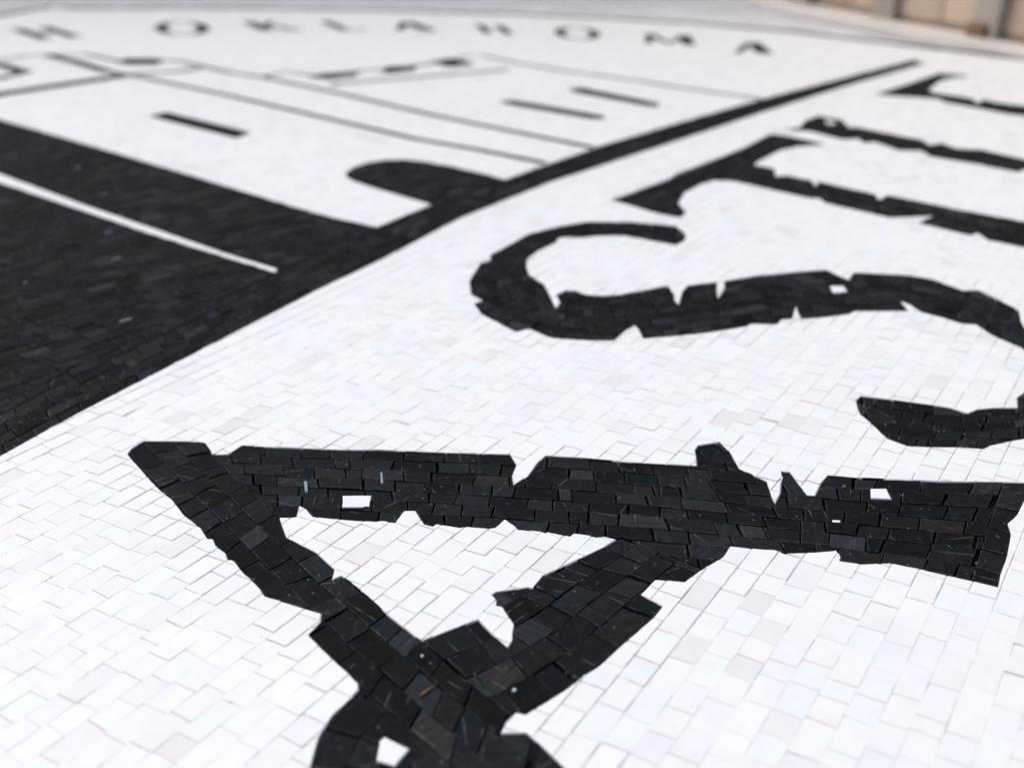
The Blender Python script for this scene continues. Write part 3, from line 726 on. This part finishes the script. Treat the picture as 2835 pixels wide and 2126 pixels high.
def white_ground(quads, keep, drop, ang):
    ca, sa = math.cos(ang), math.sin(ang)
    quads = [q for q in quads if reach((q[0][0], q[0][1]))]
    C = np.array([[sum(p[0] for p in q) / 4, sum(p[1] for p in q) / 4] for q in quads])
    dead = np.zeros(len(C), bool)
    for z in keep: dead |= ~z.inside_np(C)
    for z in drop: dead |= z.inside_np(C)
    for q, c, dd in zip(quads, C, dead):
        segs = False
        for z in keep + drop:
            if z.near(q): segs = True; break
        if segs:
            pieces = clip(q, keep, drop, 1.6)
        else:
            pieces = [] if dd else [q]
        near = c[1] < 760; mid = c[1] < 1250
        for P in pieces:
            Q = offset(P, .10) if segs else P
            a = area(Q)
            if a < 1.0: continue
            if near and segs: Q = rough_edges(round_corners(Q, .9), 4.0, .2, rnd)
            elif near: Q = rough_edges(Q, 9.0, .06, rnd)
            bv = min((.2 if reflex(P) else .5) if segs else .15, .15 * math.sqrt(a))
            fW.add(Q, rnd.gauss(.06, .05) + (.2 if segs else 0), along(ca, sa), bv, 2 if near else (1 if mid else 0), white_tint())

class Cut(Zone):
    pass
hole = ZAh
class AWithHole:
    """letter A without its white counter"""
    def inside(self, p): return ZA.inside(p) and not ZAh.inside(p)
    def inside_np(self, P): return ZA.inside_np(P) & ~ZAh.inside_np(P)
    def near(self, q): return ZA.near(q) + ZAh.near(q)
drops = [AWithHole(), ZS, ZT, ZL, ZE, ZB, ZC, ZR, Zbits]
white_ground(list(grid(math.radians(58.5), (-660, 165, 1160, 2400), 11.7, (14, 23.5), .24, .0, 51)), [Zpanel], drops + [Zcs], math.radians(58.5))
white_ground(list(grid(math.radians(48.5), (-1320, 600, 900, 2740), 11.9, (16, 25), .22, .0, 52)), [Zpanel, Zcs], drops, math.radians(48.5))
for i, p in enumerate(INC + specks):
    Q = rough_edges(offset(p, .25), 3.5, .2, rnd)
    if i in (1, 2) or i >= len(INC): continue
    fW.add(Q, .35, (0, 0), .6 if area(p) > 60 else .25, 2, (.3 if i < len(INC) else 0.0, .3, rnd.random()))
# white rule between the two dark halves of the castle wall is part of the ground above

# ------------------------------------------------------------------ assemble the mosaic
mosaic = tag(empty('mosaic_panel', (0, 0, 0)), 'large stone mosaic floor panel with black castle drawing and lettering on white', 'mosaic')

def slab(name, poly, z0, z1, material, parent):
    n = len(poly)
    V = [(x * MM, y * MM, z0 * MM) for x, y in poly] + [(x * MM, y * MM, z1 * MM) for x, y in poly]
    F = [tuple(range(n, 2 * n)), tuple(range(n))[::-1]] + [(i, (i + 1) % n, n + (i + 1) % n, n + i) for i in range(n)]
    me = bpy.data.meshes.new(name); me.from_pydata(V, [], F); me.materials.append(material); me.update()
    return link(bpy.data.objects.new(name, me), parent)

slab('backing_sheet', panel, -10.0, -4.6, M_BACK, mosaic)
# pale bedding mortar squeezed up between the white stones, stopping where the dark figures begin
mv = []; me_ = []
cuts_ = [panel, G['A_out'], G['A_hole'], G['S_out'], G['T_out'], G['L_out'], G['E_out'], G['band'], G['castle_a'], G['castle_b'], G['arch']]
for q in cuts_:
    k = len(mv); mv += [Vector(p) for p in q]; me_ += [(k + i, k + (i + 1) % len(q)) for i in range(len(q))]
V_, E_, F_, *_r = delaunay_2d_cdt(mv, me_, [], 0, 1e-4, False)
keepF = []
for f in F_:
    c = (sum(V_[i][0] for i in f) / 3, sum(V_[i][1] for i in f) / 3)
    if in_poly(c, panel) and not any(z.inside(c) for z in (drops[0], ZS, ZT, ZL, ZE, ZB, ZC, ZR)): keepF.append(f)
nv = len(V_)
edge_use = {}
for f in keepF:
    for i in range(3): edge_use[(f[i], f[(i + 1) % 3])] = 1
walls = [(a, b_, b_ + nv, a + nv) for a, b_ in edge_use if (b_, a) not in edge_use]
mme = bpy.data.meshes.new('bedding_mortar')
mme.from_pydata([(p[0] * MM, p[1] * MM, -.27 * MM) for p in V_] + [(p[0] * MM, p[1] * MM, -4.5 * MM) for p in V_], [], keepF + [w[::-1] for w in walls])
mme.materials.append(M_BACK); mme.update()
link(bpy.data.objects.new('bedding_mortar', mme), mosaic)

slate_parts = [('letter', 'big black letter A nearest the camera', fA, G['A_out']), ('letter', 'big black letter S behind the A', fS, G['S_out']),
               ('letter', 'black letter T behind the S', fT, G['T_out']), ('letter', 'black letter L with a single plain stem', fL, G['L_out']),
               ('letter', 'black letter E farthest along the word', fE, G['E_out']), ('border_band', 'broad black band curving between word and castle', fB, G['band']),
               ('castle_wall', 'black castle wall at the left of the picture', fC, G['castle_b']), ('arched_doorway', 'black round-topped doorway of the castle', fR, G['arch'])]
ranked = sorted((t[0] for _, _, f, _ in slate_parts for t in f.t), reverse=True)
cut_b = max(ranked[min(299, len(ranked) - 1)], 0)
for name, label, f, poly in slate_parts:
    loose = [t for t in f.t if t[0] > cut_b]
    rest = [t for t in f.t if t[0] <= cut_b]
    if poly is not None:
        # adhesive the stones of this figure are bedded in
        inner = tidy(offset(poly, 1.2), 1.0)
        o = tag(slab(name, inner, -4.596, -4.1, M_BED, mosaic), label)
        if rest:
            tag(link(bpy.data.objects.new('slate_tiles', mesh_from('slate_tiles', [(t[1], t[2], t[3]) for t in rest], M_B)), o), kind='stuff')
    else:
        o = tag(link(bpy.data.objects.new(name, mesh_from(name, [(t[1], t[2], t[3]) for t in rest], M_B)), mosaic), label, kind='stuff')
    if f is fC:
        slab('castle_bed', tidy(offset(G['castle_a'], 1.2), 1.0), -4.596, -4.1, M_BED, mosaic)
    for t in loose:
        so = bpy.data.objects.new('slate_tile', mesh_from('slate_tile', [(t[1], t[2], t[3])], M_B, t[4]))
        so.location = (t[4][0] * MM, t[4][1] * MM, 0)
        link(so, o)

ranked = sorted((t[0] for t in fW.t), reverse=True)
cut_w = ranked[299]
tag(link(bpy.data.objects.new('marble_tiles', mesh_from('marble_tiles', [(t[1], t[2], t[3]) for t in fW.t if t[0] <= cut_w], M_W)), mosaic), 'white marble ground of small oblong tiles', kind='stuff')
for t in fW.t:
    if t[0] > cut_w:
        so = bpy.data.objects.new('marble_tile', mesh_from('marble_tile', [(t[1], t[2], t[3])], M_W, t[4]))
        so.location = (t[4][0] * MM, t[4][1] * MM, 0)
        link(so, mosaic)

def piece_part(name, polys, label=None):
    ts = []
    for p in polys:
        q = offset(p, .15)
        if area(q) < 1: q = p
        V, F, c = tile_solid(q, rnd.uniform(.05, .25), (0, 0), .2, 1)
        ts.append((V, F, black_tint()))
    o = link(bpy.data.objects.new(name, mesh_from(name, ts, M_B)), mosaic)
    return tag(o, label)

def strip_quads(l, r, step=17.0):
    out = []
    S = poly_len(l); s = 0.0
    while s < S[-1] - 1:
        e = min(S[-1], s + step * rnd.uniform(.75, 1.3))
        q = [lerp_poly(l, S, s + .15), lerp_poly(l, S, e - .15), lerp_poly(r, S, e - .15), lerp_poly(r, S, s + .15)]
        if area(q) < 0: q.reverse()
        out.append(q); s = e
    return out

for i, lab in ((0, 'window slit of the front tower'), (1, 'nearer window slit of the far tower'), (2, 'farther window slit of the far tower')):
    p = G['win%d' % i]; z = Zone([p]); qs = []
    xs = [a for a, b in p]; ys = [b for a, b in p]
    for q in grid(math.radians(-42.5), (min(xs) - 20, min(ys) - 20, max(xs) + 20, max(ys) + 20), 11.0, (15, 24), .3, .1, 60 + i):
        qs += clip(q, [z], [], 1.0)
    piece_part('window', qs, lab)
for i in range(4):
    piece_part('battlement', [G['bat%d' % i]])
for k, (l, r) in lines.items():
    piece_part('castle_outline', strip_quads(l, r))
for ch, polys in small:
    done = []; out = []
    for p in polys:
        z = Zone([p])
        for q in grid(math.radians(20), (min(x for x, y in p) - 15, min(y for x, y in p) - 15, max(x for x, y in p) + 15, max(y for x, y in p) + 15), 14, (16, 24), .3, .1, 70):
            out += clip(q, [z], done, 1.0)
        done.append(z)
    piece_part('letter', out, 'small black rim letter ' + ch)
piece_part('border_line', strip_quads(rim_l, rim_r, 20.0), 'thin dark line round the far edge')

for q in [G['inc1'], G['inc2']] + specks:
    q = offset(q, .3); V, F, c = tile_solid(q, .35, (0, 0), .2, 1)
    link(bpy.data.objects.new('stone_sliver', mesh_from('stone_sliver', [(V, F, (.5, .5, .5))], M_SLIVER)), mosaic)
# mortar crumbs caught in the joints of the near letters
rg = random.Random(77); cv = []
for f in (fA, fS, fW):
    near = [t for t in f.t if t[0] > 0 and t[4][1] < 640]
    for t in rg.sample(near, min(len(near), 26 if f is not fW else 14)):
        n = len(t[1]) // 4 if len(t[1]) % 4 == 0 else 4
        a = t[1][rg.randrange(max(3, n))]
        for _ in range(rg.randint(1, 3)):
            x, y = a[0] + rg.gauss(0, .9), a[1] + rg.gauss(0, .9); s = rg.uniform(.12, .38); z = rg.uniform(-.3, .25)
            v = [(x + s * math.cos(u) * rg.uniform(.6, 1.2), y + s * math.sin(u) * rg.uniform(.6, 1.2), z + dz) for dz in (-.6, s * .7) for u in (0, 1.3, 2.5, 3.8, 5.1)]
            cv.append((v, [tuple((i, (i + 1) % 5, 5 + (i + 1) % 5, 5 + i)) for i in range(5)] + [(5, 6, 7, 8, 9)], (.5, .5, rg.random())))
tag(link(bpy.data.objects.new('mortar_crumbs', mesh_from('mortar_crumbs', cv, M_CRUMB)), mosaic), 'pale mortar crumbs caught in the joints', kind='stuff')

# ------------------------------------------------------------------ loose bits lying on the stones
def chip(name, x, y, pts, z0, h, material, label, cat, ang=0.0, lean=0.0):
    n = len(pts); ca, sa = math.cos(ang), math.sin(ang)
    q = [(u * ca - v * sa, u * sa + v * ca) for u, v in pts]
    V = [(a, b, 0) for a, b in q] + [(a * .75, b * .75, h * (1 + lean * (i % 2))) for i, (a, b) in enumerate(q)]
    F = [tuple(range(n))[::-1], tuple(range(n, 2 * n))] + [(i, (i + 1) % n, n + (i + 1) % n, n + i) for i in range(n)]
    me = bpy.data.meshes.new(name); me.from_pydata([(a * MM, b * MM, c * MM) for a, b, c in V], [], F); me.materials.append(material); me.update()
    o = bpy.data.objects.new(name, me); o.location = (x * MM, y * MM, z0 * MM)
    return tag(link(o), label, cat)

chip('stone_chip', .8, 366.4, [(-1.0, -.7), (.2, -.9), (1.1, -.2), (.8, .8), (-.5, .8)], .1, .7, M_CHIP, 'small pale stone chip on the black crossbar of the letter A', 'stone chip', .3, .4)
chip('stone_chip', -37.2, 388.1, [(-.9, -.5), (.3, -.8), (.9, .1), (.2, .8), (-.7, .5)], .15, .5, M_CHIP, 'tiny bluish grit chip on the black left leg of the letter A', 'stone chip', 1.1, .6)
chip('wood_splinter', -33.9, 366.0, [(-5.6, -.35), (-2, -.5), (3, -.4), (5.8, -.1), (3, .4), (-3, .45)], .1, .5, M_SPLINT, 'thin orange splinter lying in a joint of the letter A', 'splinter', math.atan2(8.7, 7.8), .3)
chip('rust_flake', 174.5, 529.7, [(-1.5, -.5), (.3, -1.1), (1.7, -.2), (.8, .9), (-.8, .7)], .1, .7, M_SPLINT, 'orange rust flake on the far leg of the letter A', 'rust flake', .4, .5)

# ------------------------------------------------------------------ floor and the crate behind
def box(name, c, size, material, parent, bevel=.003, rz=0.0, taper=0.0, lean=0.0):
    sx, sy, sz = (s / 2 for s in size)
    V = []
    for zz in (-sz, sz):
        for ins in ((bevel, 0), (0, bevel)):
            pass
    b = min(bevel, sx * .4, sy * .4, sz * .4)
    rows = [(-sz, b), (-sz + b, 0), (sz - b, 0), (sz, b)]
    for zz, ins in rows:
        k = 1 - taper * (zz + sz) / (2 * sz)
        hx, hy = (sx - ins) * k, sy - ins
        e = b * .8
        for x, y in ((-hx + e, -hy), (hx - e, -hy), (hx, -hy + e), (hx, hy - e), (hx - e, hy), (-hx + e, hy), (-hx, hy - e), (-hx, -hy + e)):
            V.append((x + lean * (zz + sz), y, zz))
    F = [tuple(range(8))[::-1], tuple(range(24, 32))]
    for r in range(3):
        for i in range(8):
            F.append((r * 8 + i, r * 8 + (i + 1) % 8, r * 8 + 8 + (i + 1) % 8, r * 8 + 8 + i))
    me = bpy.data.meshes.new(name); me.from_pydata(V, [], F); me.materials.append(material); me.update()
    o = bpy.data.objects.new(name, me); o.location = c; o.rotation_euler = (0, 0, rz)
    return link(o, parent)

FZ = -.0105
me = bpy.data.meshes.new('floor'); s = 60.0
me.from_pydata([(-s, -s, FZ), (s, -s, FZ), (s, s, FZ), (-s, s, FZ)], [], [(0, 1, 2, 3)]); me.materials.append(M_FLOOR)
tag(link(bpy.data.objects.new('floor', me)), kind='structure')

# added wall, out of view, blocks sky light so the far end darkens
wall = empty('added_shade_wall', (.2, 3.7, FZ))
tag(wall, 'added low grey wall, out of view, shading the far end of the mosaic', 'wall')
box('shade_wall_body', (0, 0, .62), (9.0, .2, 1.24), M_WALL, wall, .01)
box('shade_wall_top', (0, 0, 1.27), (9.1, .27, .06), M_FLOOR, wall, .008)
# crate stands along the line of its two visible feet, beyond the right of the mosaic's far edge
p0, p1 = Vector((.735, 2.395)), Vector((.850, 2.085))
ax = (p1 - p0).normalized()
root = empty('wooden_crate', (p0.x, p0.y, FZ)); root.rotation_euler = (0, 0, math.atan2(ax.y, ax.x))
tag(root, 'raw pine crate with grey upright battens standing behind the mosaic', 'crate')
# local x runs along the crate's face, local +y points away behind it (to the right of the picture)
x = -.42; k = 0
while x < .95:
    w = rnd.uniform(.118, .15)
    box('plank', (x + w / 2, .045, .36 + rnd.uniform(-.004, .004)), (w - .003, .018, .66), M_WOOD, root, .002)
    x += w; k += 1
for bx_, m, ln in ((-.32, M_GREY, 0), (-.02, M_GREY, .0), (.27, M_GREY, .30), (.62, M_GREY, 0)):
    box('batten', (bx_, .026, .37), (.065, .02, .70), m, root, .003, lean=ln * .3)
box('foot_block', (.262, .014, .03), (.05, .016, .03), M_RUST, root, .004)
for bx_ in (.14, .47):
    box('bolt', (bx_, .033, .105), (.022, .012, .022), M_GREY, root, .004)
box('ledge', (.27, -.006, .011), (1.40, .075, .02), M_LEDGE, root, .003)
box('bottom_rail', (.27, .062, .035), (1.38, .04, .045), M_WOOD, root, .003)
box('top_rail', (.27, .026, .70), (1.38, .028, .06), M_WOOD, root, .003)
box('end_board', (-.425, .26, .37), (.018, .40, .66), M_WOOD, root, .003)
box('lid', (.27, .25, .735), (1.42, .46, .018), M_WOOD, root, .003)
